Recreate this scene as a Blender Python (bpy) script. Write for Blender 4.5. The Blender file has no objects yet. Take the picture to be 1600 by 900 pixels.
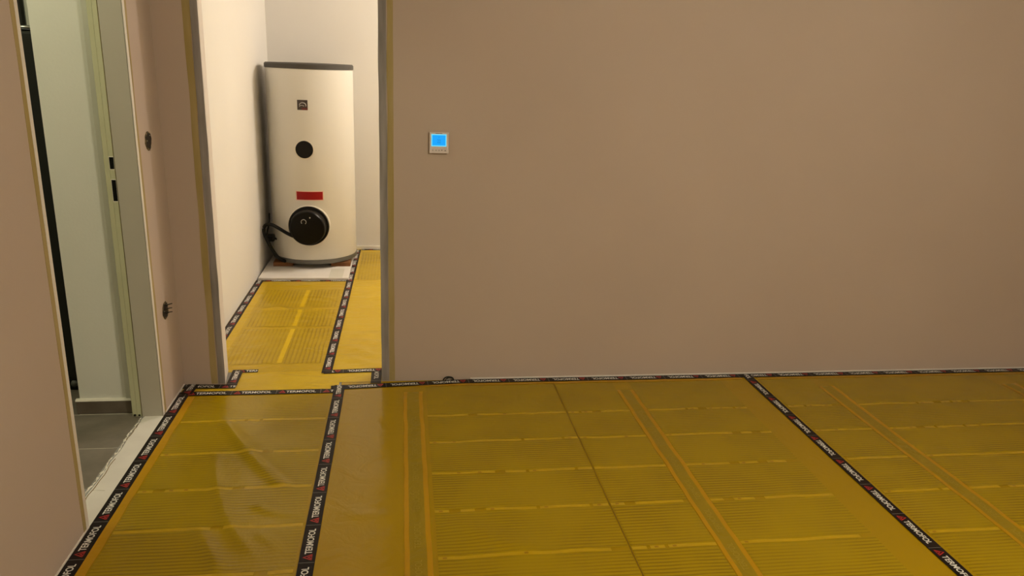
import bpy, bmesh, math, random
from mathutils import Vector, Matrix, noise
random.seed(4)
S = bpy.context.scene
COL = S.collection
R = math.radians

# ------------------------------------------------------------------ camera
cam_d = bpy.data.cameras.new('camera'); cam = bpy.data.objects.new('camera', cam_d); COL.objects.link(cam)
cam_d.sensor_width = 36.0; cam_d.lens = 36.0 * 1182.4 / 1600.0; cam_d.clip_start = 0.02
cam.matrix_world = (Matrix.Translation((0, 0, 1.5)) @ Matrix.Rotation(R(-8.5886), 4, 'Z')
                    @ Matrix.Rotation(R(90 - 16.4636), 4, 'X') @ Matrix.Rotation(R(2.3042), 4, 'Z'))
S.camera = cam

# ------------------------------------------------------------------ world, lamps, exposure
w = bpy.data.worlds.new('world'); S.world = w; w.use_nodes = True
w.node_tree.nodes['Background'].inputs[0].default_value = (0.02, 0.022, 0.03, 1)
w.node_tree.nodes['Background'].inputs[1].default_value = 0.3
S.view_settings.view_transform = 'Standard'; S.view_settings.look = 'None'
S.view_settings.gamma = 1.0; S.view_settings.use_curve_mapping = False
S.view_settings.exposure = 0.0

def lamp(name, loc, watts, col, radius):
    d = bpy.data.lights.new(name, 'POINT'); d.energy = watts; d.color = col; d.shadow_soft_size = radius
    o = bpy.data.objects.new(name, d); COL.objects.link(o); o.location = loc
    return o
lamp('main_room_lamp', (1.65, 0.45, 2.40), 120, (1.0, 0.925, 0.71), 0.10)
lamp('tank_room_lamp', (1.15, 5.18, 2.38), 60, (1.0, 0.875, 0.735), 0.07)
lamp('side_room_lamp', (-1.85, 2.42, 2.40), 20, (0.98, 0.98, 0.68), 0.12)

# ------------------------------------------------------------------ materials
def srgb(r, g, b):
    f = lambda c: (c / 255.0 / 12.92) if c / 255.0 <= 0.04045 else ((c / 255.0 + 0.055) / 1.055) ** 2.4
    return (f(r), f(g), f(b), 1)

def new_mat(name, base, rough=0.6, spec=0.5, metal=0.0):
    m = bpy.data.materials.new(name); m.use_nodes = True
    nt = m.node_tree; b = nt.nodes['Principled BSDF']
    b.inputs['Base Color'].default_value = base; b.inputs['Roughness'].default_value = rough
    b.inputs['Specular IOR Level'].default_value = spec; b.inputs['Metallic'].default_value = metal
    return m, nt, b

def node(nt, typ, **kw):
    n = nt.nodes.new(typ)
    for k, v in kw.items():
        if k in n.inputs: n.inputs[k].default_value = v
        else: setattr(n, k, v)
    return n

def varied(name, base, base2, scale=6.0, rough=0.7, spec=0.4, bump=0.1, bscale=120.0, stretch=(1, 1, 1), bdist=0.002, metal=0.0):
    m, nt, b = new_mat(name, base, rough, spec, metal); L = nt.links
    g = node(nt, 'ShaderNodeNewGeometry')
    mp = node(nt, 'ShaderNodeMapping'); mp.inputs['Scale'].default_value = stretch
    L.new(g.outputs['Position'], mp.inputs['Vector'])
    n1 = node(nt, 'ShaderNodeTexNoise'); n1.inputs['Scale'].default_value = scale; n1.inputs['Detail'].default_value = 5
    L.new(mp.outputs[0], n1.inputs['Vector'])
    rp = node(nt, 'ShaderNodeValToRGB')
    rp.color_ramp.elements[0].position = 0.3; rp.color_ramp.elements[1].position = 0.7
    rp.color_ramp.elements[0].color = base; rp.color_ramp.elements[1].color = base2
    L.new(n1.outputs['Fac'], rp.inputs['Fac']); L.new(rp.outputs['Color'], b.inputs['Base Color'])
    if bump:
        n2 = node(nt, 'ShaderNodeTexNoise'); n2.inputs['Scale'].default_value = bscale; n2.inputs['Detail'].default_value = 3
        L.new(mp.outputs[0], n2.inputs['Vector'])
        bp = node(nt, 'ShaderNodeBump'); bp.inputs['Strength'].default_value = bump; bp.inputs['Distance'].default_value = bdist
        L.new(n2.outputs['Fac'], bp.inputs['Height']); L.new(bp.outputs['Normal'], b.inputs['Normal'])
    return m

def foil_mat(name, c1, c2, rough=0.3, ridge_axis=None, ridge=0.0165, ridge_col=None, wrinkle=0.35, wscale=3.0, wstretch=(1, 1, 1)):
    """yellow polythene foil; ridge_axis = direction across the printed carbon bands showing through"""
    m, nt, b = new_mat(name, c1, rough, 0.27); L = nt.links
    b.inputs['IOR'].default_value = 1.5
    g = node(nt, 'ShaderNodeNewGeometry')
    n1 = node(nt, 'ShaderNodeTexNoise'); n1.inputs['Scale'].default_value = 2.2; n1.inputs['Detail'].default_value = 6
    L.new(g.outputs['Position'], n1.inputs['Vector'])
    mix = node(nt, 'ShaderNodeMix', data_type='RGBA'); mix.inputs[6].default_value = c1; mix.inputs[7].default_value = c2
    L.new(n1.outputs['Fac'], mix.inputs[0])
    colour = mix.outputs[2]
    mp = node(nt, 'ShaderNodeMapping'); mp.inputs['Scale'].default_value = wstretch; mp.inputs['Rotation'].default_value = (0, 0, 0.5)
    L.new(g.outputs['Position'], mp.inputs['Vector'])
    wr = node(nt, 'ShaderNodeTexNoise'); wr.inputs['Scale'].default_value = wscale; wr.inputs['Detail'].default_value = 4
    wr.inputs['Distortion'].default_value = 1.2
    L.new(mp.outputs[0], wr.inputs['Vector'])
    bp = node(nt, 'ShaderNodeBump'); bp.inputs['Strength'].default_value = wrinkle; bp.inputs['Distance'].default_value = 0.012
    L.new(wr.outputs['Fac'], bp.inputs['Height'])
    normal = bp.outputs['Normal']
    if ridge_axis:
        sx = node(nt, 'ShaderNodeSeparateXYZ'); L.new(g.outputs['Position'], sx.inputs[0])
        jit = node(nt, 'ShaderNodeTexNoise'); jit.inputs['Scale'].default_value = 5; L.new(g.outputs['Position'], jit.inputs['Vector'])
        ad = node(nt, 'ShaderNodeMath', operation='MULTIPLY_ADD'); ad.inputs[1].default_value = 0.012
        L.new(jit.outputs['Fac'], ad.inputs[0]); L.new(sx.outputs['XYZ'.index(ridge_axis)], ad.inputs[2])
        mu = node(nt, 'ShaderNodeMath', operation='MULTIPLY'); mu.inputs[1].default_value = 2 * math.pi / ridge
        L.new(ad.outputs[0], mu.inputs[0])
        sn = node(nt, 'ShaderNodeMath', operation='SINE'); L.new(mu.outputs[0], sn.inputs[0])
        rng = node(nt, 'ShaderNodeMapRange'); rng.inputs['From Min'].default_value = -0.2; rng.inputs['From Max'].default_value = 0.9
        L.new(sn.outputs[0], rng.inputs['Value'])
        am = node(nt, 'ShaderNodeTexNoise'); am.inputs['Scale'].default_value = 3.2; am.inputs['Detail'].default_value = 2
        L.new(g.outputs['Position'], am.inputs['Vector'])
        am2 = node(nt, 'ShaderNodeMapRange'); am2.inputs['From Min'].default_value = 0.35; am2.inputs['From Max'].default_value = 0.6
        am2.inputs['To Min'].default_value = 0.25
        L.new(am.outputs['Fac'], am2.inputs['Value'])
        pm = node(nt, 'ShaderNodeMath', operation='MULTIPLY'); L.new(rng.outputs[0], pm.inputs[0]); L.new(am2.outputs[0], pm.inputs[1])
        mx = node(nt, 'ShaderNodeMix', data_type='RGBA'); L.new(pm.outputs[0], mx.inputs[0]); L.new(colour, mx.inputs[6])
        mx.inputs[7].default_value = ridge_col; colour = mx.outputs[2]
        b2 = node(nt, 'ShaderNodeBump'); b2.inputs['Strength'].default_value = 0.45; b2.inputs['Distance'].default_value = 0.0012
        L.new(pm.outputs[0], b2.inputs['Height']); L.new(normal, b2.inputs['Normal']); normal = b2.outputs['Normal']
    L.new(colour, b.inputs['Base Color']); L.new(normal, b.inputs['Normal'])
    return m

def emit(name, col, strength):
    m, nt, b = new_mat(name, (0.01, 0.02, 0.03, 1), 0.2)
    b.inputs['Emission Color'].default_value = col; b.inputs['Emission Strength'].default_value = strength
    return m

def plain(name, col, rough=0.5, spec=0.5, metal=0.0, bump=0.03):
    c2 = tuple(min(1, x * 1.1) for x in col[:3]) + (1,)
    return varied(name, col, c2, 25, rough, spec, bump, 300, bdist=0.0005, metal=metal)

M = {}
M['plaster'] = varied('pink_plaster', (0.50, 0.405, 0.34, 1), (0.53, 0.43, 0.362, 1), 1.6, 0.9, 0.2, 0.10, 220)
M['white_wall'] = varied('white_painted_wall', (0.77, 0.745, 0.70, 1), (0.79, 0.765, 0.72, 1), 1.5, 0.9, 0.2, 0.10, 260)
M['side_wall'] = varied('side_room_plaster', (0.70, 0.69, 0.62, 1), (0.74, 0.73, 0.66, 1), 3, 0.9, 0.2, 0.25, 90)
M['ceiling'] = varied('ceiling_paint', (0.6, 0.55, 0.5, 1), (0.62, 0.57, 0.52, 1), 2, 0.9, 0.2, 0.05, 200)
M['screed'] = varied('screed', (0.3, 0.29, 0.27, 1), (0.36, 0.35, 0.33, 1), 8, 0.9, 0.2, 0.3, 100)
M['bead'] = varied('white_corner_bead', (0.74, 0.68, 0.63, 1), (0.82, 0.76, 0.71, 1), 9, 0.7, 0.3, 0.2, 60, (3, 3, 0.4))
M['grey_bead'] = varied('bare_grey_edge', (0.22, 0.20, 0.19, 1), (0.36, 0.33, 0.32, 1), 7, 0.7, 0.3, 0.3, 40, (5, 5, 0.5))
M['mask_yellow'] = varied('yellow_masking_tape', (0.36, 0.275, 0.10, 1), (0.44, 0.345, 0.17, 1), 5, 0.8, 0.2, 0.2, 60, (4, 4, 0.6))
M['frame'] = varied('door_frame_paint', (0.46, 0.43, 0.36, 1), (0.49, 0.46, 0.39, 1), 3, 0.55, 0.4, 0.03, 200)
M['casing'] = varied('door_casing_paint', (0.62, 0.60, 0.52, 1), (0.65, 0.63, 0.55, 1), 3, 0.55, 0.4, 0.03, 200)
M['frame_green'] = varied('door_frame_rebate', (0.50, 0.50, 0.32, 1), (0.55, 0.55, 0.36, 1), 4, 0.5, 0.4, 0.03, 200)
M['black'] = plain('black_plastic', (0.003, 0.003, 0.003, 1), 0.3, 0.2)
M['black_matte'] = plain('black_matte', (0.012, 0.012, 0.009, 1), 0.6, 0.3)
M['tile'] = varied('grey_floor_tile', (0.16, 0.137, 0.107, 1), (0.225, 0.197, 0.158, 1), 9, 0.55, 0.4, 0.15, 80)
M['tile_base'] = varied('grey_brown_base_tile', (0.105, 0.082, 0.06, 1), (0.16, 0.13, 0.10, 1), 9, 0.55, 0.4, 0.15, 80)
M['grout'] = varied('grout', (0.46, 0.42, 0.34, 1), (0.52, 0.48, 0.39, 1), 40, 0.9, 0.2, 0.2, 200)
M['caulk'] = varied('white_sealant', (0.75, 0.72, 0.62, 1), (0.85, 0.8, 0.7, 1), 20, 0.6, 0.4, 0.2, 80)
M['board'] = varied('white_insulation_board', (0.74, 0.70, 0.65, 1), (0.80, 0.765, 0.71, 1), 9, 0.8, 0.3, 0.2, 60)
M['tank'] = varied('tank_white_jacket', (0.75, 0.73, 0.67, 1), (0.765, 0.745, 0.685, 1), 2, 0.42, 0.4, 0.02, 300, bdist=0.0005)
M['tank_lid'] = plain('tank_dark_grey', (0.05, 0.045, 0.038, 1), 0.5)
M['tank_rim'] = plain('tank_base_grey', (0.11, 0.11, 0.10, 1), 0.5)
M['red_label'] = plain('red_label', (0.30, 0.002, 0.004, 1), 0.4, 0.3)
M['pink_edge'] = plain('label_pale_edge', (0.80, 0.48, 0.40, 1), 0.5)
M['badge'] = plain('badge_dark_brown', (0.045, 0.030, 0.022, 1), 0.3)
M['badge_red'] = plain('badge_dark_red', (0.13, 0.018, 0.015, 1), 0.3)
M['silver'] = plain('silver_print', (0.55, 0.53, 0.5, 1), 0.3, 0.5)
M['wood'] = varied('pallet_wood', (0.16, 0.065, 0.022, 1), (0.27, 0.12, 0.045, 1), 12, 0.7, 0.3, 0.3, 60, (0.6, 6, 6))
M['tape'] = varied('black_printed_tape', (0.009, 0.006, 0.006, 1), (0.013, 0.009, 0.009, 1), 12, 0.40, 0.16, 0.15, 25, bdist=0.001)
M['print_white'] = plain('white_print', (0.76, 0.74, 0.70, 1), 0.45)
M['print_red'] = plain('red_print', (0.46, 0.022, 0.02, 1), 0.45)
M['print_grey'] = plain('grey_print_line', (0.22, 0.21, 0.19, 1), 0.45)
M['thermo'] = plain('thermostat_white', (0.70, 0.62, 0.60, 1), 0.35)
M['thermo_mark'] = plain('thermostat_marks', (0.16, 0.13, 0.14, 1), 0.4)
M['lcd'] = emit('lcd_blue', srgb(0, 165, 255), 1.0)
M['lcd_edge'] = emit('lcd_bright_edge', srgb(110, 225, 255), 1.0)
M['lcd_digit'] = emit('lcd_digit', srgb(0, 120, 205), 0.9)
M['foam'] = varied('mounting_foam', (0.05, 0.038, 0.02, 1), (0.30, 0.23, 0.13, 1), 90, 0.9, 0.2, 0.6, 150)
M['steel'] = plain('steel', (0.5, 0.5, 0.48, 1), 0.3, 0.5, 1.0)
# yellow foils
FO = srgb(176, 136, 28); FO2 = srgb(190, 150, 40)
M['foil'] = foil_mat('yellow_foil', srgb(164, 131, 0), srgb(168, 135, 2), 0.19, wrinkle=0.30, wscale=9)
M['foil_loose'] = foil_mat('yellow_foil_wrinkled', srgb(200, 168, 26), srgb(206, 174, 36), 0.30, wrinkle=0.7, wscale=4.5, wstretch=(1, 2.2, 1))
M['foil_film'] = foil_mat('yellow_foil_on_film', srgb(188, 156, 20), srgb(194, 162, 30), 0.30, wrinkle=0.7, wscale=4.5, wstretch=(1, 2.2, 1))
M['carbon_x'] = foil_mat('film_bands_across', srgb(164, 136, 0), srgb(168, 139, 2), 0.22, 'Y', 0.0165, srgb(138, 111, 0), 0.30, 6.0)
M['carbon_y'] = foil_mat('film_bands_along', srgb(184, 154, 20), srgb(188, 158, 28), 0.32, 'X', 0.022, srgb(160, 131, 14), 0.7, 4.5)
M['gap'] = foil_mat('film_clear_gap', srgb(188, 154, 8), srgb(194, 159, 16), 0.32, wrinkle=0.3, wscale=9)
M['gap_bright'] = foil_mat('film_clear_strip', srgb(216, 184, 22), srgb(220, 188, 30), 0.3, wrinkle=0.4, wscale=7)
M['gap_dot'] = foil_mat('film_gap_mark', srgb(156, 116, 6), srgb(160, 120, 10), 0.32, wrinkle=0.2)
M['orange'] = foil_mat('film_orange_edge', srgb(184, 137, 3), srgb(188, 141, 8), 0.32, wrinkle=0.3, wscale=8)
M['busbar'] = foil_mat('film_bus_bar', srgb(148, 124, 16), srgb(153, 128, 22), 0.32, wrinkle=0.4, wscale=14)
M['bus_print'] = foil_mat('film_bus_print', srgb(166, 142, 46), srgb(170, 146, 50), 0.32, wrinkle=0.3)
M['seam'] = foil_mat('film_seam_dark', srgb(112, 86, 2), srgb(118, 90, 4), 0.4, wrinkle=0.2)

# ------------------------------------------------------------------ helpers
def tag(o, label=None, cat=None, group=None, kind=None):
    if label: o['label'] = label
    if cat: o['category'] = cat
    if group: o['group'] = group
    if kind: o['kind'] = kind
    return o

def link(name, me, mat=None, parent=None, loc=(0, 0, 0), rotz=0.0):
    o = bpy.data.objects.new(name, me); COL.objects.link(o)
    if mat and me is not None and not me.materials: me.materials.append(M[mat])
    o.location = loc; o.rotation_euler = (0, 0, rotz)
    if parent: o.parent = parent
    return o

def empty(name, loc=(0, 0, 0), rotz=0.0):
    o = bpy.data.objects.new(name, None); COL.objects.link(o); o.location = loc; o.rotation_euler = (0, 0, rotz)
    o.empty_display_size = 0.1
    return o

class MB:
    def __init__(s): s.v = []; s.f = []
    def add(s, vs, fs):
        n = len(s.v); s.v += [tuple(p) for p in vs]; s.f += [tuple(i + n for i in q) for q in fs]; return s
    def box(s, a, b):
        (x0, y0, z0), (x1, y1, z1) = a, b
        return s.add([(x0, y0, z0), (x1, y0, z0), (x1, y1, z0), (x0, y1, z0), (x0, y0, z1), (x1, y0, z1), (x1, y1, z1), (x0, y1, z1)],
                     [(0, 3, 2, 1), (4, 5, 6, 7), (0, 1, 5, 4), (1, 2, 6, 5), (2, 3, 7, 6), (3, 0, 4, 7)])
    def mesh(s, name, smooth=False):
        me = bpy.data.meshes.new(name); me.from_pydata(s.v, [], s.f); me.update()
        if smooth: me.polygons.foreach_set('use_smooth', [True] * len(me.polygons))
        return me
    def build(s, name, mat, parent=None, smooth=False, loc=(0, 0, 0)):
        return link(name, s.mesh(name, smooth), mat, parent, loc)

def bevel_box(a, b, w=0.004, seg=2, name='box'):
    me = MB().box(a, b).mesh(name); bm = bmesh.new(); bm.from_mesh(me)
    bmesh.ops.bevel(bm, geom=bm.edges[:], offset=w, segments=seg, affect='EDGES', profile=0.5)
    bm.to_mesh(me); bm.free(); return me

def lathe(profile, n=64, a0=0.0, a1=2 * math.pi):
    m = MB(); full = abs(a1 - a0 - 2 * math.pi) < 1e-6; k = n if full else n + 1
    for r, z in profile:
        for i in range(k):
            a = a0 + (a1 - a0) * i / n; m.v.append((r * math.cos(a), r * math.sin(a), z))
    for j in range(len(profile) - 1):
        for i in range(n):
            i2 = (i + 1) % k
            m.f.append((j * k + i, j * k + i2, (j + 1) * k + i2, (j + 1) * k + i))
    return m

def tube(pts, r, n=10, caps=True):
    P = [Vector(p) for p in pts]; m = MB(); up = Vector((0, 0, 1))
    for i, p in enumerate(P):
        t = (P[min(i + 1, len(P) - 1)] - P[max(i - 1, 0)]).normalized()
        s = t.cross(up) if abs(t.dot(up)) < 0.98 else t.cross(Vector((1, 0, 0)))
        s.normalize(); u = s.cross(t)
        for k in range(n):
            a = 2 * math.pi * k / n; m.v.append(tuple(p + r * (math.cos(a) * s + math.sin(a) * u)))
    for i in range(len(P) - 1):
        for k in range(n): m.f.append((i * n + k, i * n + (k + 1) % n, (i + 1) * n + (k + 1) % n, (i + 1) * n + k))
    if caps:
        m.f.append(tuple(range(n))[::-1]); m.f.append(tuple((len(P) - 1) * n + k for k in range(n)))
    return m

def spline(pts, n=8):
    P = [Vector(p) for p in pts]; P = [2 * P[0] - P[1]] + P + [2 * P[-1] - P[-2]]; out = []
    for i in range(1, len(P) - 2):
        for k in range(n):
            t = k / n; a, b, c, d = P[i - 1:i + 3]
            out.append(0.5 * ((2 * b) + (c - a) * t + (2 * a - 5 * b + 4 * c - d) * t * t + (3 * b - a - 3 * c + d) * t ** 3))
    out.append(P[-2]); return out

def struct(name, mb, mat, label, cat='wall', parent=None):
    return tag(mb.build(name, mat, parent), label, cat, kind='structure')

# ------------------------------------------------------------------ measurements (metres, camera stands at x=0 y=0)
YB = 3.44          # face of the thermostat wall
YB2 = 3.58         # its far face, tank room side
XL = -1.012        # face of the left wall
XL2 = -1.12        # its far face, tiled room side
DX0, DX1 = -0.828, -0.100   # tank room doorway
OY0, OY1 = 2.300, 3.112     # left doorway
TXL, TYB = -1.000, 6.140    # tank room left and back wall
HC = 2.60
RX, FY = 5.0, -1.70

# ------------------------------------------------------------------ the setting
struct('floor', MB().box((XL2, FY, -0.10), (RX, YB2, 0.0)), 'screed', 'grey screed floor below the yellow foil of the main room', 'floor')
struct('floor_tank_room', MB().box((-1.15, YB2, -0.10), (1.75, TYB + .15, 0.0)), 'screed', 'grey screed floor below the foil of the tank room', 'floor')
struct('ceiling', MB().box((XL2, FY, HC), (RX, YB2, HC + 0.1)), 'ceiling', 'plastered ceiling of the main room', 'ceiling')
struct('ceiling_tank_room', MB().box((-1.15, YB2, HC), (1.75, TYB + .15, HC + 0.1)), 'white_wall', 'white ceiling of the tank room', 'ceiling')
def prism(m_, pts, z0, z1):
    n_ = len(pts)
    return m_.add([(p[0], p[1], z0) for p in pts] + [(p[0], p[1], z1) for p in pts],
                  [tuple(range(n_))[::-1], tuple(range(n_, 2 * n_))] + [(k, (k + 1) % n_, n_ + (k + 1) % n_, n_ + k) for k in range(n_)])
DX0B = DX0 - .019          # the left reveal is slightly splayed
wb = prism(MB(), [(XL, YB), (DX0, YB), (DX0B, YB2), (XL, YB2)], 0, HC).box((DX1, YB, 0), (RX, YB2, HC)).box((DX0, YB, 2.08), (DX1, YB2, HC))
struct('wall_back', wb, 'plaster', 'pinkish plaster wall carrying the thermostat beside the tank room doorway')
wl = MB().box((XL2, FY, 0), (XL, OY0, HC)).box((XL2, OY1 + .012, 0), (XL, YB2, HC)).box((XL2, OY0, 2.08), (XL, OY1 + .012, HC))
struct('wall_left', wl, 'plaster', 'pinkish plaster wall with the open doorway to the tiled room')
struct('wall_right', MB().box((RX, FY, 0), (RX + .12, YB2, HC)), 'plaster', 'pinkish plaster wall on the right of the main room')
struct('wall_front', MB().box((XL2, FY - .12, 0), (RX, FY, HC)), 'plaster', 'pinkish plaster wall opposite the thermostat wall')
# tank room shell
struct('wall_tank_room_left', MB().box((TXL - .15, YB2, 0), (TXL, TYB, HC)), 'white_wall', 'white wall left of the water tank')
struct('wall_tank_room_back', MB().box((TXL - .15, TYB, 0), (1.75, TYB + .15, HC)), 'white_wall', 'white wall behind the water tank')
struct('wall_tank_room_right', MB().box((1.6, YB2, 0), (1.75, TYB, HC)), 'white_wall', 'white wall on the far right of the tank room')
struct('wall_tank_room_front', MB().box((TXL, YB2, 0), (DX0B, YB2 + .012, HC)).box((DX1, YB2, 0), (1.6, YB2 + .012, HC)).box((DX0, YB2, 2.08), (DX1, YB2 + .012, HC)),
       'white_wall', 'white inner face of the wall around the tank room doorway')
struct('baseboard_tank_room', MB().box((-0.9, TYB - .012, 0.0), (1.6, TYB, 0.028)), 'caulk', 'thin white strip at the foot of the wall behind the tank', 'baseboard')
# tiled side room shell
SY = 3.168
struct('wall_side_room_back', MB().box((-1.358, SY, 0), (XL2, 4.4, HC)), 'side_wall', 'pale plaster wall of the tiled room ending at a free edge')
struct('wall_side_room_niche', MB().box((-3.2, 4.3, 0), (-1.358, 4.4, HC)), 'side_wall', 'pale wall at the back of the niche behind the black post')
struct('wall_side_room_left', MB().box((-3.2, 0.7, 0), (-3.1, 4.3, HC)), 'side_wall', 'pale wall on the far side of the tiled room')
struct('wall_side_room_front', MB().box((-3.2, 0.6, 0), (XL2, 0.7, HC)), 'side_wall', 'pale wall at the near end of the tiled room')
struct('ceiling_side_room', MB().box((-3.2, 0.6, HC), (XL2, 4.4, HC + .1)), 'side_wall', 'pale ceiling of the tiled room', 'ceiling')
# tiled floor: grout bed + single tiles
fl = struct('floor_side_room', MB().box((-3.1, 0.7, -0.10), (-1.10, 4.3, -0.0006)), 'grout', 'grey tiled floor beyond the left doorway', 'floor')
xs = [-1.102, -1.712, -2.322, -2.932, -3.1]; ys = [0.7 + 0.0, 1.02, 1.325, 1.63, 1.935, 2.24, 2.543, 2.846, 3.150, 3.455, 3.76, 4.065, 4.3]
for i in range(len(xs) - 1):
    for j in range(len(ys) - 1):
        x1, x0, y0, y1 = xs[i], xs[i + 1], ys[j], ys[j + 1]
        if y1 > SY and x1 > -1.40:
            if y0 > SY - .03: x1 = -1.36
        me = bevel_box((x0 + .0022, y0 + .0022, -0.009), (x1 - .0022, y1 - .0022, random.uniform(-.0002, .0002)), 0.0008, 1, 'tile')
        link('tile', me, 'tile', fl)
# base tiles in front of the side room wall, white sealant line on top
bb = struct('baseboard_side_room', MB().box((-1.366, SY - .004, 0.0), (-1.128, SY, 0.060)), 'grout', 'grey brown tile skirting under the pale wall of the tiled room', 'baseboard')
link('tile', bevel_box((-1.370, SY - .014, 0.002), (-1.137, SY - .003, 0.060), 0.001, 1, 'tile'), 'tile_base', bb)
link('tile', bevel_box((-1.3705, SY - .002, 0.002), (-1.3585, 3.62, 0.060), 0.001, 1, 'tile'), 'tile_base', bb)
sm = MB(); n = 26
for i in range(n + 1):
    x = -1.372 + (0.240) * i / n; t = 0.0065 + 0.002 * noise.noise((x * 30, 0, 0))
    sm.v += [(x, SY - .0145, 0.0595), (x, SY - .011, 0.060 + t), (x, SY, 0.060 + t * 1.3)]
    if i: k = 3 * i; sm.f += [(k - 3, k, k + 1, k - 2), (k - 2, k + 1, k + 2, k - 1)]
sm.build('sealant_line', 'caulk', bb)

# door frame of the left doorway
df = empty('door_1', (XL, OY1, 0)); tag(df, 'painted steel door frame with two black latch slots, left doorway', 'door frame', kind='structure')
def dpart(name, a, b, mat, parent=df, bev=0.0015):
    me = bevel_box(Vector(a) - Vector((XL, OY1, 0)), Vector(b) - Vector((XL, OY1, 0)), bev, 1, name)
    return link(name, me, mat, parent)
FH = 2.08
dpart('reveal_lining', (-1.096, OY1, 0), (-1.0135, OY1 + .012, FH), 'frame')
dpart('seal_groove', (-1.100, OY1 + .006, 0), (-1.0955, OY1 + .02, FH), 'seam')
rb = dpart('rebate', (-1.118, OY1 + .0055, 0), (-1.0995, OY1 + .03, FH), 'frame_green')
dpart('casing_lip', (-1.137, OY1 + .0065, 0), (-1.1180, OY1 + .04, FH), 'frame_green')
dpart('casing', (-1.172, OY1 + .050, 0), (-1.137, OY1 + .058, FH), 'casing')
for z0, z1 in ((1.052, 1.098), (0.927, 1.010)):
    dpart('latch_slot', (-1.1165, OY1 + .0046, z0), (-1.1005, OY1 + .009, z1), 'black', bev=0.0004)
    dpart('slot_edge', (-1.1180, OY1 + .0050, z0 - .003), (-1.0998, OY1 + .0054, z1 + .003), 'caulk', bev=0.00005)
dpart('fixing_screw', (-1.132, OY1 + .002, 0.004), (-1.122, OY1 + .010, 0.012), 'black_matte')
dpart('fixing_screw', (-1.113, OY1 + .002, 0.004), (-1.105, OY1 + .010, 0.012), 'black_matte')
dpart('head', (-1.137, OY0, FH - .012), (-1.0135, OY1, FH), 'frame')

# corner beads and masking-tape leftovers (wavy-edged strips)
tn = [0]
def vstrip(label, axis, c0, c1, plane, out, mat, z0=0.006, z1=2.08, thick=0.0012, wob=0.0, cat='trim'):
    """strip on a wall. axis 'x': spans x=c0..c1 on plane y=plane facing -y; axis 'y': spans y on plane x=plane facing +x"""
    tn[0] += 1; m = MB(); n = 70
    for i in range(n + 1):
        z = z0 + (z1 - z0) * i / n
        a = c0 + wob * noise.noise((z * 5, c0 * 40, 1)); b = c1 + wob * noise.noise((z * 5, c1 * 40, 7))
        for d in (0.0, thick):
            for c in (a, b):
                m.v.append((c, plane - d, z) if axis == 'x' else (plane + d, c, z))
    for i in range(n):
        k = 4 * i; q = k + 4
        m.f += [(k + 2, k + 3, q + 3, q + 2), (k, k + 2, q + 2, q), (k + 3, k + 1, q + 1, q + 3)]
    m.f += [(0, 1, 3, 2), (4 * n, 4 * n + 2, 4 * n + 3, 4 * n + 1)]
    me = m.mesh('trim')
    bm = bmesh.new(); bm.from_mesh(me); bmesh.ops.recalc_face_normals(bm, faces=bm.faces[:]); bm.to_mesh(me); bm.free()
    o = link('trim_%d' % tn[0], me, mat); return tag(o, label, cat, kind='structure')
vstrip('yellow masking tape remnant at the near edge of the left doorway', 'y', 2.262, 2.284, XL, 1, 'mask_yellow', wob=.004)
vstrip('white corner bead on the near edge of the left doorway', 'y', 2.283, 2.3015, XL, 1, 'bead', thick=.002, wob=.0012)
vstrip('white corner bead on the far edge of the left doorway', 'y', OY1 + .001, OY1 + .020, XL, 1, 'bead', thick=.002, wob=.0015)
vstrip('faint yellow masking tape remnant beside the far edge of the left doorway', 'y', OY1 + .026, OY1 + .044, XL, 1, 'mask_yellow', thick=.001, wob=.008)
vstrip('yellow masking tape remnant left of the tank room doorway', 'x', -0.888, -0.860, YB, 1, 'mask_yellow', wob=.005)
vstrip('bare grey edge strip left of the tank room doorway', 'x', -0.857, -0.8275, YB, 1, 'grey_bead', thick=.0025, wob=.003)
vstrip('bare grey edge strip right of the tank room doorway', 'x', -0.1005, -0.066, YB, 1, 'grey_bead', thick=.0025, wob=.003)
vstrip('yellow masking tape remnant right of the tank room doorway', 'x', -0.064, -0.038, YB, 1, 'mask_yellow', wob=.004)
struct('trim_9', prism(MB(), [(DX0, YB + .001), (DX0 + .001, YB + .001), (DX0B + .001, YB2 + .012), (DX0B, YB2 + .012)], .006, 2.08), 'bead', 'pale mauve plaster reveal inside the tank room doorway, left side', 'trim'); tn[0] += 1

vstrip('dark joint line in the pale niche wall of the tiled room', 'x', -1.862, -1.856, 4.3, 1, 'tank_rim', thick=.001)
struct('baseboard_back', MB().box((0.33, YB - .004, 0.0), (RX, YB, 0.011)), 'bead', 'thin white edge strip at the foot of the thermostat wall', 'baseboard')
struct('baseboard_left', MB().box((XL, 0.0, 0.0), (XL + .004, OY0 - .002, 0.010)).box((XL, OY1 + .03, 0.0), (XL + .004, YB - .004, 0.010)), 'bead', 'thin white edge strip at the foot of the left wall', 'baseboard')
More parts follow.
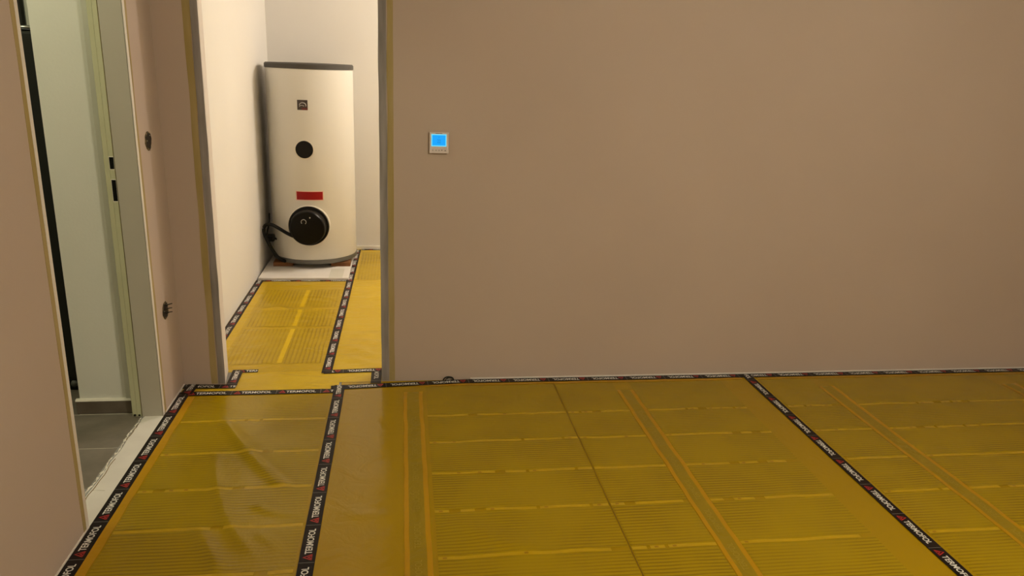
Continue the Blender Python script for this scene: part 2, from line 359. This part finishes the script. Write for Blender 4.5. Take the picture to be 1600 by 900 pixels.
# white primed strip in the left doorway with a broken plaster edge to the tiles
th = empty('door_sill', ((XL + XL2) / 2, (OY0 + OY1) / 2, 0)); tag(th, 'white sill strip with a crumbling edge between grey tiles and yellow foil', 'door sill')
ox, oy = th.location.x, th.location.y
m = MB(); n = 90
def edge(y): return -1.092 + 0.006 * noise.noise((0, y * 9, 3)) + 0.004 * noise.noise((0, y * 40, 8))
for i in range(n + 1):
    y = OY0 + (OY1 - OY0) * i / n; e = edge(y)
    m.v += [(e - ox, y - oy, 0.0), (e + .004 - ox, y - oy, 0.0045), (XL + .012 - ox, y - oy, 0.0045), (XL + .012 - ox, y - oy, 0.0)]
    if i:
        k = 4 * i
        for a, b in ((0, 1), (1, 2), (2, 3)): m.f.append((k - 4 + a, k - 4 + b, k + b, k + a))
link('strip', m.mesh('strip'), 'board', th)
m = MB(); n = 200
for i in range(n + 1):
    y = OY0 + .02 + (OY1 - OY0 - .03) * i / n
    e = edge(y) - 0.006 + 0.005 * noise.noise((1, y * 14, 5)) + .004 * noise.noise((1, y * 70, 5)); h = max(0.0006, 0.003 + 0.009 * noise.noise((0, y * 55, 2))); wd = max(.0012, 0.004 + 0.010 * noise.noise((3, y * 48, 4)))
    m.v += [(e - wd - ox, y - oy, -0.001), (e - ox, y - oy, h), (e + wd * .6 - ox, y - oy, -0.001)]
    if i: k = 3 * i; m.f += [(k - 3, k - 2, k + 1, k), (k - 2, k - 1, k + 2, k + 1)]
link('broken_edge', m.mesh('broken_edge'), 'caulk', th)
for y0, y1, dx in ((2.36, 2.75, .010), (2.9, 3.04, .004)):
    mm = tube([(edge(y) + dx - ox + .002 * math.sin(y * 60), y - oy, 0.0045) for y in [y0 + (y1 - y0) * k / 20 for k in range(21)]], 0.0013, 5)
    link('crack', mm.mesh('crack'), 'seam', th)
mm = tube([(-1.085 - ox, 2.525 - oy, .0046), (-1.07 - ox, 2.528 - oy, .0046), (-1.04 - ox, 2.522 - oy, .0046)], .0008, 5); link('crack', mm.mesh('crack'), 'grout', th)

# ------------------------------------------------------------------ yellow foil sheets over heating film
TAPES_Y = [-0.292, 1.757, 3.80]   # tapes running away from the camera
def sm01(t): t = max(0.0, min(1.0, t)); return t * t * (3 - 2 * t)
FOLDS = [([(-0.769, 3.074), (-0.7, 2.953), (-0.559, 2.706), (-0.465, 2.559), (-0.364, 2.444)], .026, .011),
         ([(-0.745, 2.82), (-0.681, 2.575), (-0.604, 2.362), (-0.549, 2.247), (-0.429, 2.07)], .020, .006),
         ([(-0.504, 2.413), (-0.474, 2.363), (-0.408, 2.324), (-0.323, 2.317)], .018, .006),
         ([(-0.691, 2.294), (-0.589, 2.116), (-0.54, 2.019)], .022, .006), ([(-0.488, 2.242), (-0.415, 2.167), (-0.349, 2.048)], .020, .005),
         ([(-0.241, 2.353), (-0.151, 2.303), (0.0, 2.283)], .026, .005), ([(0.13, 2.246), (0.273, 2.151), (0.464, 2.025)], .040, .006),
         ([(-0.919, 4.75), (-0.695, 4.551), (-0.331, 4.569)], .022, .008), ([(-0.523, 4.743), (-0.36, 4.954)], .022, .007),
         ([(-0.92, 5.11), (-0.682, 5.062), (-0.563, 5.139)], .024, .007), ([(-0.746, 3.767), (-0.628, 3.617), (-0.407, 3.592)], .020, .007),
         ([(-0.533, 3.848), (-0.421, 3.89)], .022, .006), ([(-0.29, 3.933), (-0.181, 3.788), (-0.11, 3.74)], .024, .008),
         ([(-0.297, 3.793), (-0.192, 3.673), (-0.107, 3.618)], .022, .007), ([(-0.292, 4.137), (-0.189, 3.979), (-0.115, 3.927)], .024, .006)]
FOLDS = [(p, w_, a_, (min(q[0] for q in p) - .12, max(q[0] for q in p) + .12, min(q[1] for q in p) - .12, max(q[1] for q in p) + .12)) for p, w_, a_ in FOLDS]
def relief(x, y):
    d = min([abs(x - t) for t in TAPES_Y] + [abs(x + 0.985)]) if y < YB else min(abs(x + .372), abs(x + .97))
    d2 = min(max(0.0, abs(y - 3.385) - .055), abs(y - 3.57), abs(y - 5.19), abs(y - 6.11))
    k = sm01((d - .04) / .12) * sm01((d2 - .03) / .12)
    a = noise.noise((x * 2.1, y * 2.1, 0.3)) * 0.0030 + noise.noise((x * 5.3, y * 7.1, 4.3)) * 0.0010
    for pts, wd, am, bx in FOLDS:                      # soft folds and creases of the loose foil
        if bx[0] < x < bx[1] and bx[2] < y < bx[3]:
            best = 9.0; tt = 0.0; n_ = len(pts) - 1
            for q in range(n_):
                ax, ay = pts[q]; ex, ey = pts[q + 1][0] - ax, pts[q + 1][1] - ay
                t = max(0.0, min(1.0, ((x - ax) * ex + (y - ay) * ey) / (ex * ex + ey * ey)))
                d_ = math.hypot(x - ax - t * ex, y - ay - t * ey)
                if d_ < best: best, tt = d_, (q + t) / n_
            a += am * math.exp(-(best / wd) ** 2) * sm01(min(tt, 1 - tt) * 4 + .1)
    if y > YB2: a += noise.noise((x * 4, y * 3, 9)) * .004 + noise.noise((x * 6 + y * 4, y * 13, 2)) * .0035
    return 0.0032 + max(-0.0016, k * a)

def sheet_grid(x0, x1, y0, y1, step, dz, root, edge_wob=0.0):
    nx = max(1, round((x1 - x0) / step)); ny = max(1, round((y1 - y0) / step)); m = MB(); rx, ry = root
    for j in range(ny + 1):
        for i in range(nx + 1):
            x = x0 + (x1 - x0) * i / nx; y = y0 + (y1 - y0) * j / ny
            xx, yy = x, y
            if edge_wob and i in (0, nx): xx += edge_wob * noise.noise((y * 8, x, 2))
            if edge_wob and j in (0, ny): yy += edge_wob * noise.noise((x * 8, y, 5))
            m.v.append((xx - rx, yy - ry, relief(x, y) + dz))
    for j in range(ny):
        for i in range(nx):
            a = j * (nx + 1) + i; m.f.append((a, a + 1, a + nx + 2, a + nx + 1))
    return m

def foil_sheet(x0, x1, y0, y1, label, mat='foil', step=0.02):
    root = ((x0 + x1) / 2, (y0 + y1) / 2)
    o = link('foil_sheet', sheet_grid(x0, x1, y0, y1, step, 0, root).mesh('foil_sheet', True), mat, None, (root[0], root[1], 0))
    tag(o, label, 'foil sheet', 'yellow foil sheets over the heating film')
    return o, root

def piece(sheet, name, x0, x1, y0, y1, mat, dz=0.0012, step=0.025, wob=0.0):
    o, root = sheet
    return link(name, sheet_grid(x0, x1, y0, y1, step, dz, root, wob).mesh(name, True), mat, o)

GY = [3.046, 2.801, 2.551, 2.300, 2.043, 1.79, 1.54, 1.29]      # clear gaps across the film
def film_rows(sheet, x0, x1, rows, top, mat='carbon_x', dash_seed=1, step=.025):
    rnd = random.Random(dash_seed); hi = top
    for g in rows:
        piece(sheet, 'film_panel', x0, x1, g + .009, hi - .0, mat, 0.0012, step)
        # clear gap: dashed brighter pieces
        x = x0
        while x < x1 - .02:
            ln = rnd.choice((.05, .08, .18, .30)); e = min(x1, x + ln)
            piece(sheet, 'clear_gap', x, e, g - .0082, g + .0082, 'gap', 0.0012, min(step, .02), .0022)
            if rnd.random() < .5 and e - x > .04: piece(sheet, 'gap_mark', x + .015, x + .028, g - .004, g + .004, 'gap_dot', 0.0015, .02)
            x = e + rnd.choice((.0, .012, .04))
        hi = g - .009

# left sheet
shL = foil_sheet(-0.982, -0.29, FY + .1, 3.335, 'yellow foil sheet on the floor beside the left doorway', step=.014)
film_rows(shL, -0.925, -0.33, [3.045, 2.768, 2.505, 2.262, 2.018, 1.77, 1.52], 3.295, dash_seed=3, step=.014)
piece(shL, 'clear_edge', -0.962, -0.930, 1.4, 3.30, 'orange', 0.0012, .025, .004)
# strip of foil between the tapes before the doorway
shT = foil_sheet(-1.005, -0.10, 3.335, YB2 + .0, 'narrow yellow foil strip across the tank room threshold', 'foil_loose')
bm = bmesh.new(); bm.from_mesh(shT[0].data)          # cut out what lies below the walls or belongs to the middle sheet
cut = [f for f in bm.faces if (lambda c: (c.x > -0.292 and c.y < 3.430) or (c.x < DX0 and c.y > YB) or c.x > DX1)(f.calc_center_median() + shT[0].location)]
bmesh.ops.delete(bm, geom=cut, context='FACES')
for v in bm.verts: v.co.z -= .0004
bm.to_mesh(shT[0].data); bm.free()
# middle sheet
shM = foil_sheet(-0.29, 1.757, FY + .1, 3.435, 'wide yellow foil sheet in front of the thermostat wall, left of the diagonal tape')
film_rows(shM, 0.108, 0.728, GY, 3.355, dash_seed=5)
film_rows(shM, 0.738, 1.026, GY, 3.355, dash_seed=6)
film_rows(shM, 1.112, 1.592, GY, 3.355, dash_seed=7)
def bus(sheet, xc, top, text=True, w=.027):
    piece(sheet, 'orange_edge', xc - w - .016, xc - w, 1.2, top, 'orange', 0.0016, .025, .004)
    b = piece(sheet, 'bus_bar', xc - w, xc + w, 1.2, top, 'busbar', 0.0015, .025, .002)
    piece(sheet, 'orange_edge', xc + w, xc + w + .017, 1.2, top, 'orange', 0.0016, .025, .004)
    return b
bM1 = bus(shM, 0.047, 3.30, w=.027); bM2 = bus(shM, 1.069, 3.27, w=.024)
piece(shM, 'seam', 0.7318, 0.7342, 1.3, 3.37, 'seam', 0.0014, .025, .0015)
piece(shM, 'clear_edge', 0.02, 1.72, 3.365, 3.385, 'orange', 0.0012, .025, .006)
# right sheet
shR = foil_sheet(1.757, RX - .01, FY + .1, 3.435, 'large yellow foil sheet on the right of the diagonal tape')
film_rows(shR, 1.800, 2.072, GY, 3.355, dash_seed=8)
film_rows(shR, 2.160, 3.060, GY, 3.355, dash_seed=9)
film_rows(shR, 3.190, 3.700, GY, 3.355, dash_seed=10)
film_rows(shR, 3.830, 4.900, GY, 3.355, dash_seed=11)
bR1 = bus(shR, 2.116, 3.26, w=.026); bR2 = bus(shR, 3.125, 3.24, w=.026)
piece(shR, 'clear_edge', 1.80, 3.70, 3.365, 3.382, 'orange', 0.0012, .025, .006)
# tank room sheets
shA = foil_sheet(-1.00, -0.372, YB2, 5.20, 'wrinkled yellow foil sheet in front of the water tank', 'foil_film', .018)
piece(shA, 'clear_edge', -0.962, -0.905, 3.62, 5.12, 'foil_loose', .0012, .018, .004)
for (y0, y1) in ((4.60, 4.98), (4.245, 4.55), (3.68, 4.205)):
    piece(shA, 'film_panel', -0.895, -0.640, y0, y1, 'carbon_y', .0012, .018)
    piece(shA, 'film_panel', -0.600, -0.405, y0, y1, 'carbon_y', .0012, .018)
    piece(shA, 'clear_gap', -0.632, -0.608, y0 + .01, y1 - .01, 'gap_bright', .0014, .018, .002)
shB = foil_sheet(-0.372, 1.59, YB2, TYB - .012, 'yellow foil sheet running past the right side of the water tank', 'foil_loose', .022)
piece(shB, 'film_panel', -0.32, 0.55, 5.22, 6.02, 'carbon_y', .0012, .022)

# ------------------------------------------------------------------ printed tape
def text_mesh(body, width, height, bold=0.02):
    c = bpy.data.curves.new('t', 'FONT'); c.body = body; c.offset = bold; c.resolution_u = 3; c.size = 1.0
    o = bpy.data.objects.new('t', c); COL.objects.link(o); bpy.context.view_layer.update()
    me = bpy.data.meshes.new_from_object(o.evaluated_get(bpy.context.evaluated_depsgraph_get()))
    bpy.data.objects.remove(o); bpy.data.curves.remove(c)
    xsv = [v.co.x for v in me.vertices]; ysv = [v.co.y for v in me.vertices]
    x0, x1, y0, y1 = min(xsv), max(xsv), min(ysv), max(ysv)
    for v in me.vertices:
        v.co = ((v.co.x - x0) / (x1 - x0) * width, ((v.co.y - y0) / (y1 - y0) - .5) * height, 0)
    me.materials.clear(); return me
WORD = text_mesh('TERMOFOL', 0.134, 0.0225, 0.022); WORD.name = 'word'; WORD.materials.append(M['print_white'])
WORD_F = text_mesh('TERMOFOL', 0.14, 0.022, 0.0); WORD_F.name = 'faint_word'; WORD_F.materials.append(M['bus_print'])
# red emblem: a roof-like triangle cut into three chevrons
lg = MB()
def chev(yb, hw, t, rise):
    lg.add([(-hw, yb, 0), (-hw + t * .9, yb, 0), (0, yb + rise - t * .8, 0), (hw - t * .9, yb, 0), (hw, yb, 0), (0, yb + rise, 0)],
           [(0, 1, 2, 5), (5, 2, 3, 4)])
chev(-.0125, .0150, .0058, .0270); chev(-.0125, .0080, .0052, .0125)
lg.add([(-.015, -.0150, 0), (.015, -.0150, 0), (.0142, -.0132, 0), (-.0142, -.0132, 0)], [(0, 1, 2, 3)])
LOGO = lg.mesh('emblem'); LOGO.materials.append(M['print_red'])
LINE = MB().add([(-.0009, -.0235, 0), (.0009, -.0235, 0), (.0009, .0235, 0), (-.0009, .0235, 0)], [(0, 1, 2, 3)]).mesh('divider'); LINE.materials.append(M['print_grey'])

PER = 0.1993
def tape(label, p0, p1, d, phase, width=0.050, z=0.0050, wob=0.0012, text=True):
    """strip from p0 to p1 (plan points) read in the direction p0->p1 if d=+1. phase: distance from p0 of one divider line"""
    a = Vector((p0[0], p0[1], 0)); b = Vector((p1[0], p1[1], 0))
    if d < 0: a, b = b, a
    ln = (b - a).length; ang = math.atan2(b.y - a.y, b.x - a.x)
    if d < 0: phase = ln - phase
    m = MB(); n = max(4, int(ln / .05)); hw = width / 2; t = 0.0006
    for i in range(n + 1):
        u = ln * i / n; e0 = wob * noise.noise((u * 6, a.x * 9, a.y)); e1 = wob * noise.noise((u * 6, a.x * 9 + 5, a.y))
        m.v += [(u, -hw + e0, -t), (u, -hw + e0, 0), (u, hw + e1, 0), (u, hw + e1, -t)]
        if i:
            k = 4 * i
            for q in range(4): m.f.append((k - 4 + q, k + q, k + (q + 1) % 4, k - 4 + (q + 1) % 4))
    m.f += [(0, 1, 2, 3), (4 * n + 3, 4 * n + 2, 4 * n + 1, 4 * n)]
    o = link('adhesive_tape', m.mesh('adhesive_tape'), 'tape', None, (a.x, a.y, z), ang)
    tag(o, label, 'tape', 'black printed adhesive tapes on the floor')
    if text:
        s = phase % PER - PER
        while s < ln:
            if 0.001 < s < ln - .001: link('divider', LINE, None, o, (s, 0, .0004))
            if 0.0 < s + .012 and s + .042 < ln: link('emblem', LOGO, None, o, (s + .0265, .0008, .0004))
            if s + .044 > -0.0 and s + .178 < ln: link('word', WORD, None, o, (s + .0435, 0, .0004))
            else:                                    # a word cut off by the tape's end
                u0, u1 = max(0.001, s + .0435), min(ln - .001, s + .1775)
                if u1 - u0 > .02:
                    bm = bmesh.new(); bm.from_mesh(WORD)
                    for co, no in (((u0 - s - .0435, 0, 0), (-1, 0, 0)), ((u1 - s - .0435, 0, 0), (1, 0, 0))):
                        bmesh.ops.bisect_plane(bm, geom=bm.verts[:] + bm.edges[:] + bm.faces[:], plane_co=co, plane_no=no, clear_outer=True)
                    me = bpy.data.meshes.new('word'); bm.to_mesh(me); bm.free(); me.materials.append(M['print_white'])
                    link('word', me, None, o, (s + .0435, 0, .0004))
            s += PER
    return o
tape('black tape with white lettering along the foot of the left wall and doorway', (-0.985, -1.0), (-0.985, 3.352), 1, 2.128 + 1.0)
tape('black tape with white lettering between the left foil and the middle foil', (-0.291, -1.0), (-0.296, 3.395), 1, 2.052 + 1.0, z=.0062)
tape('black tape with white lettering running diagonally through the right half of the picture', (1.758, 3.425), (1.760, -1.0), 1, 3.425 - 1.955, z=.0062)
tape('long black tape lying along the foot of the thermostat wall, lettering upside down', (4.98, 3.412), (0.315, 3.412), 1, 4.98 - .518, width=.046)
tape('black tape reaching from the wall foot into the doorway right of the threshold', (0.340, 3.414), (-0.335, 3.367), 1, .340 - .119, width=.046, z=.0056)
tape('black tape with upright lettering crossing the floor just before the threshold', (-0.992, 3.332), (-0.298, 3.331), 1, .992 - .777, width=.046, z=.0056)
tape('short black tape at the foot of the narrow wall left of the doorway', (-1.008, 3.414), (-0.772, 3.407), 1, 1.008 - .845, width=.046, z=.0050)
tape('short upright black tape piece in the corner between left wall and doorway wall', (-0.976, 3.330), (-0.968, 3.437), 1, .19, width=.052, z=.0062)
tape('short black tape along the left reveal of the tank room doorway', (-0.796, 3.416), (-0.800, 3.590), 1, .02, width=.050, z=.0062)
tape('tiny black tape end behind the left reveal of the doorway', (-0.826, 3.588), (-0.705, 3.590), 1, .02, width=.036, z=.0052)
tape('short black tape along the right reveal of the tank room doorway', (-0.128, 3.592), (-0.128, 3.412), 1, .15, width=.050, z=.0050)
tape('black tape across the right half of the tank room threshold, lettering upside down', (-0.102, 3.576), (-0.386, 3.560), 1, .386 - .295 + .1, width=.044, z=.0056)
tape('long black tape through the tank room running past the tank', (-0.372, 3.545), (-0.358, 6.10), 1, .03, z=.0062)
tape('black tape along the foot of the white wall left of the tank', (-0.972, YB2 + .02), (-0.972, 5.20), 1, .07, z=.0056)
tape('thin black tape along the front edge of the white board under the tank', (-0.990, 5.192), (-0.372, 5.192), 1, .05, width=.030, z=.0050)
tape('thin black tape along the foot of the wall behind the tank', (-0.33, TYB - .03), (1.55, TYB - .03), 1, .05, width=.034, z=.0050)
# faint lettering on the bus bars under the foil
for b_, sh, xc in ((bM1, shM, .047), (bM2, shM, 1.069), (bR1, shR, 2.116), (bR2, shR, 3.125)):
    for k in range(10):
        y = 1.30 + k * .2
        if y + .15 < 3.25:
            o = link('faint_word', WORD_F, None, b_, (xc - sh[1][0], y - sh[1][1], relief(xc, y + .07) + .0028), R(90))

# ------------------------------------------------------------------ water tank
TX, TY, TR = -0.652, 5.745, 0.303
Z0, ZT = 0.085, 1.417
tk = empty('water_tank', (TX, TY, 0.01)); tag(tk, 'tall white cylindrical hot water tank with dark lid and black flange cover', 'water tank')
def tp(name, mb, mat, parent=tk, smooth=True, loc=(0, 0, -.01)):
    o = mb.build(name, mat, parent, smooth, loc); return o
def auto(o, ang=35):
    me = o.data; me.polygons.foreach_set('use_smooth', [True] * len(me.polygons)); me.set_sharp_from_angle(angle=R(ang)); return o
auto(tp('body', lathe([(TR - .002, Z0), (TR, Z0 + .004), (TR, ZT - .004), (TR - .003, ZT)], 96), 'tank'))
auto(tp('lid', lathe([(TR - .01, ZT - .004), (TR + .004, ZT - .001), (TR + .004, ZT + .026), (TR - .004, ZT + .034), (TR * .5, ZT + .037), (0.001, ZT + .038)], 96), 'tank_lid'))
auto(tp('base_rim', lathe([(0.001, .052), (TR - .01, .052), (TR + .003, .058), (TR + .004, Z0 + .001), (TR - .01, Z0 + .003)], 96), 'tank_rim'))
TH = -math.pi / 2 - .02
def patch(dx0, dx1, z0, z1, off, n=14):
    """curved plate hugging the tank's front, dx measured along the circumference from the front line"""
    m = MB(); r0 = TR - .001; r1 = TR + off
    for i in range(n + 1):
        a = TH + (dx0 + (dx1 - dx0) * i / n) / TR
        for r, z in ((r0, z0), (r1, z0), (r1, z1), (r0, z1)): m.v.append((r * math.cos(a), r * math.sin(a), z))
        if i:
            k = 4 * i
            for q in range(4): m.f.append((k - 4 + q, k + q, k + (q + 1) % 4, k - 4 + (q + 1) % 4))
    m.f += [(0, 1, 2, 3), (4 * n + 3, 4 * n + 2, 4 * n + 1, 4 * n)]
    return m
bd = tp('badge', patch(-.049, .021, 1.145, 1.212, .0015), 'badge', smooth=False)
def front_pt(dx, z, off): a = TH + dx / TR; return ((TR + off) * math.cos(a), (TR + off) * math.sin(a), z)
tp('badge_arc', tube([front_pt(-.012 + .022 * math.cos(t), 1.176 + .018 * math.sin(t), .002) for t in [R(-20 + 200 * k / 16) for k in range(17)]], .0026, 6), 'silver', bd, loc=(0, 0, 0))
tp('badge_arc', tube([front_pt(-.018 + .016 * math.cos(t), 1.168 + .008 * math.sin(t), .002) for t in [R(20 + 170 * k / 16) for k in range(17)]], .0018, 6), 'silver', bd, loc=(0, 0, 0))
tp('badge_corner', patch(-.020, .021, 1.145, 1.160, .0019, 6), 'badge_red', bd, False, (0, 0, 0))
def disc_on_front(dx, z, prof, n=48):
    """lathe whose axis points out of the tank's front; prof = [(radius, outward)]"""
    a = TH + dx / TR; ca, sa = math.cos(a), math.sin(a); m = MB()
    for r, o_ in prof:
        for i in range(n):
            t = 2 * math.pi * i / n; u = r * math.cos(t); vz = r * math.sin(t)
            m.v.append(((TR + o_) * ca - u * sa, (TR + o_) * sa + u * ca, z + vz))
    for j in range(len(prof) - 1):
        for i in range(n): m.f.append((j * n + i, j * n + (i + 1) % n, (j + 1) * n + (i + 1) % n, (j + 1) * n + i))
    m.f.append(tuple((len(prof) - 1) * n + i for i in range(n)))
    return m
pl = auto(tp('round_plug', disc_on_front(-.012, .878, [(.060, -.006), (.060, .006), (.056, .009), (.02, .010)]), 'black'))
auto(tp('plug_ring', disc_on_front(-.012, .878, [(.066, -.008), (.066, .001), (.060, .0015)]), 'caulk', pl, loc=(0, 0, 0)))
lb = tp('warning_label', patch(-.084, .107, .522, .588, .0008), 'pink_edge', smooth=False)
tp('red_field', patch(-.079, .102, .527, .583, .0014), 'red_label', lb, False, (0, 0, 0))
fc = auto(tp('flange_cover', disc_on_front(0.0, .340, [(.141, -.05), (.142, .012), (.138, .02), (.126, .022), (.121, .09), (.114, .098), (.06, .1)], 64), 'black'))
auto(tp('flange_ring', disc_on_front(0.0, .340, [(.147, -.05), (.147, .004), (.142, .006)], 64), 'caulk', fc, loc=(0, 0, 0)))
def fpt(dx, dz, off=.1005): return ((TR + off) * math.cos(TH) - dx * math.sin(TH), (TR + off) * math.sin(TH) + dx * math.cos(TH), .34 + dz)
tp('dial_mark', tube([fpt(-.022 + .017 * math.cos(t), .048 + .017 * math.sin(t)) for t in [R(-50 + 275 * k / 20) for k in range(21)]], .0022, 6), 'silver', fc, loc=(0, 0, 0))
auto(tp('pilot_light', disc_on_front(.016, .34 + .078, [(.005, .098), (.005, .103), (.002, .104)], 12), 'silver', fc, loc=(0, 0, 0)))
# heater cable looping out of the flange cover to the gap beside the wall
cab = spline([(-0.115, -0.325, .268), (-.16, -.322, .290), (-.225, -.30, .325), (-.275, -.285, .345), (-.312, -.285, .335), (-.322, -.285, .290), (-.300, -.29, .225), (-.268, -.285, .155), (-.235, -.262, .095), (-.19, -.235, .06)], 7)
auto(tp('power_cable', tube(cab, .0125, 10), 'black'), 60)
cab2 = spline([(-.30, -.16, .40), (-.30, -.19, .33), (-.315, -.20, .27), (-.305, -.21, .24), (-.275, -.2, .235), (-.25, -.2, .215)], 6)
auto(tp('sensor_cable', tube(cab2, .006, 8), 'black'), 60)
pb = link('cable_plug', bevel_box((-.318, -.235, .195), (-.262, -.18, .245), .01, 2, 'cable_plug'), 'black', tk)

# pallet carrying the tank
pa = empty('wooden_pallet', (TX, TY, .02)); tag(pa, 'brown wooden pallet blocks under the water tank', 'pallet')
for cx in (-.205, 0.10, .205):
    for cy in (-.165, .16):
        if cx == 0.10: continue
        o = link('block', bevel_box((cx - .075, cy - .06, 0.0), (cx + .065, cy + .06, .030), .002, 1, 'block'), 'wood', pa)
for cx in (-.18, 0.0, .18):
    link('runner_board', bevel_box((cx - .05, -.14, .0215), (cx + .05, .22, .0305), .0015, 1, 'runner_board'), 'wood', pa)
# white board below
bdme = bevel_box((-.313, -.34, -.010), (.297, .585, .010), .002, 1, 'insulation_board')
ib = link('insulation_board', bdme, 'board', None, (-0.672, 5.55, .0100)); tag(ib, 'white board on the floor under the pallet and water tank', 'board')
link('board_stain', bevel_box((.16, -.337, .0098), (.255, -.10, .0103), .0001, 1, 'stain'), 'casing', ib)

# ------------------------------------------------------------------ thermostat
TZ = 1.151
tm = empty('thermostat', (0.163, YB, TZ)); tag(tm, 'small white wall thermostat with a glowing blue screen', 'thermostat')
link('housing', bevel_box((-.0430, -.014, -.0465), (.0430, -.004, .0465), .0022, 2, 'housing'), 'thermo', tm)
link('back_box', bevel_box((-.040, -.0042, -.0435), (.040, 0.0, .0435), .0005, 1, 'back_box'), 'black_matte', tm)
sc = link('screen', bevel_box((-.0345, -.0148, -.0150), (.0325, -.0138, .0385), .0004, 1, 'screen'), 'lcd_edge', tm)
link('display_field', bevel_box((-.0305, -.0151, -.0110), (.0285, -.0146, .0345), .0001, 1, 'display_field'), 'lcd', sc)
def flat_text(body, w_, h_, mat, parent, loc):
    me = text_mesh(body, w_, h_, 0.0); me.materials.append(M[mat]); o = link('lettering', me, None, parent, loc)
    o.rotation_euler = (R(90), 0, 0); return o
flat_text('22', .015, .016, 'lcd_digit', sc, (-.008, -.01525, .008))
flat_text('22', .007, .005, 'lcd_digit', sc, (-.004, -.01525, .025))
link('brand_line', bevel_box((-.016, -.0144, .0405), (.014, -.0139, .0428), .0001, 1, 'brand_line'), 'thermo_mark', tm)
for k, (x, s_) in enumerate(((-.028, .0026), (-.013, .0028), (.000, .0028), (.0125, .0036), (.0275, .0036))):
    mb = MB()
    if k < 3: mb = lathe([(s_ * .6, 0), (s_, 0.0002), (s_, -.0002)], 12)
    else:
        sg = 1 if k == 4 else -1
        mb.add([(-s_, -s_ * .8 * sg, 0), (s_, -s_ * .8 * sg, 0), (0, s_ * .9 * sg, 0), (-s_, -s_ * .8 * sg, -.0006), (s_, -s_ * .8 * sg, -.0006), (0, s_ * .9 * sg, -.0006)], [(0, 1, 2), (5, 4, 3), (0, 3, 4, 1), (1, 4, 5, 2), (2, 5, 3, 0)])
    o = link('button_mark', mb.mesh('button_mark'), 'thermo_mark', tm, (x, -.0144, -.0325)); o.rotation_euler = (R(90), 0, 0)

# ------------------------------------------------------------------ open socket boxes in the left wall
def box_on_left(name, y, z, label, prongs):
    e = empty(name, (XL, y, z)); tag(e, label, 'socket box')
    def ring(rz, ry, jag, seed, x, inner=0):
        m = MB(); n = 40
        for i in range(n):
            t = 2 * math.pi * i / n; k = 1 + jag * noise.noise((math.cos(t) * 3, math.sin(t) * 3, seed))
            m.v.append((x, ry * k * math.cos(t), rz * k * math.sin(t)))
        return m
    # crumbly foam rim
    outer = ring(.036, .036, .12, 3 + z, .0022).v; inner = ring(.033, .033, .26, 9 + z, .0032).v
    m = MB(); n = len(outer); m.v = [(0, a[1] * 1.05, a[2] * 1.05) for a in outer] + outer + inner
    for i in range(n):
        j = (i + 1) % n; m.f += [(i, j, n + j, n + i), (n + i, n + j, 2 * n + j, 2 * n + i)]
    link('foam_rim', m.mesh('foam_rim'), 'foam', e)
    m = MB(); m.v = [(a[0] - .0008, a[1] * 1.12, a[2] * 1.12) for a in inner] + [(.0024, 0, 0)]
    m.f = [(i, (i + 1) % n, n) for i in range(n)]
    link('box_opening', m.mesh('box_opening'), 'black', e)
    for (py, pz) in ((-.021, .002), (.017, .020)):
        link('screw', lathe([(.0008, .002), (.0022, .0016), (.0026, 0)], 10).mesh('screw'), 'steel', e, (.0030, py, pz)).rotation_euler = (0, R(90), 0)
    for k in range(prongs):
        pz = (-.016, .019, .002)[k]; yy = .02
        p = spline([(.002, 0.005, pz), (.012, .012, pz + .004), (.02, .028 + .008 * (k % 2), pz + .001)], 5)
        link('wire_end', tube(p, .0022, 6).mesh('wire_end'), 'black_matte', e)
box_on_left('wall_box', 3.258, 1.148, 'open round socket box with crumbly rim, upper one on the left wall', 0)
box_on_left('wall_box', 3.269, 0.426, 'open round socket box with wire ends, lower one on the left wall', 3)

# cable ends peeping out over the wall tape below the thermostat
ce = empty('cable_loop', (0.222, YB - .012, 0.005)); tag(ce, 'small black cable loop at the wall foot below the thermostat', 'cable')
for k, (r_, h_, dx) in enumerate(((.026, .018, 0.0), (.018, .015, .006))):
    p = spline([(-r_ + dx, -.003 * k, 0), (-r_ * .75 + dx, -.002, h_ * .7), (dx - .004, 0, h_), (r_ * .7 + dx, 0, h_ * .75), (r_ + dx, -.003, 0)], 6)
    link('strand', tube(p, .0030, 7).mesh('strand', True), 'black_matte', ce)
link('clip', bevel_box((-.012, -.006, 0), (.010, .004, .008), .001, 1, 'clip'), 'steel', ce)

# ------------------------------------------------------------------ black post in the tiled room's niche
po = empty('black_post', (-1.52, 3.50, 0.0)); tag(po, 'tall black post behind the edge of the pale wall, tiled room', 'post')
link('column', bevel_box((-.16, -.10, .055), (.10, .10, 1.553), .012, 3, 'column'), 'black_matte', po)
link('cap_plate', bevel_box((-.05, -.085, 1.553), (.085, .085, 1.562), .005, 2, 'cap_plate'), 'black', po)
cr = link('cap_ring', lathe([(.020, 0), (.052, 0), (.056, .006), (.050, .013), (.024, .014), (.020, 0)], 32).mesh('cap_ring', True), 'steel', po, (.02, -.02, 1.561))
link('mast', MB().box((-.12, .05, 1.4), (-.029, .08, HC - .02)).mesh('mast'), 'black_matte', po)
link('foot', bevel_box((-.15, -.09, 0.0), (.09, .09, .056), .01, 2, 'foot'), 'black', po)
link('foot_screw', lathe([(.001, .012), (.012, .010), (.016, 0)], 18).mesh('foot_screw', True), 'tank_rim', po, (.045, -.09, .034)).rotation_euler = (R(90), 0, 0)
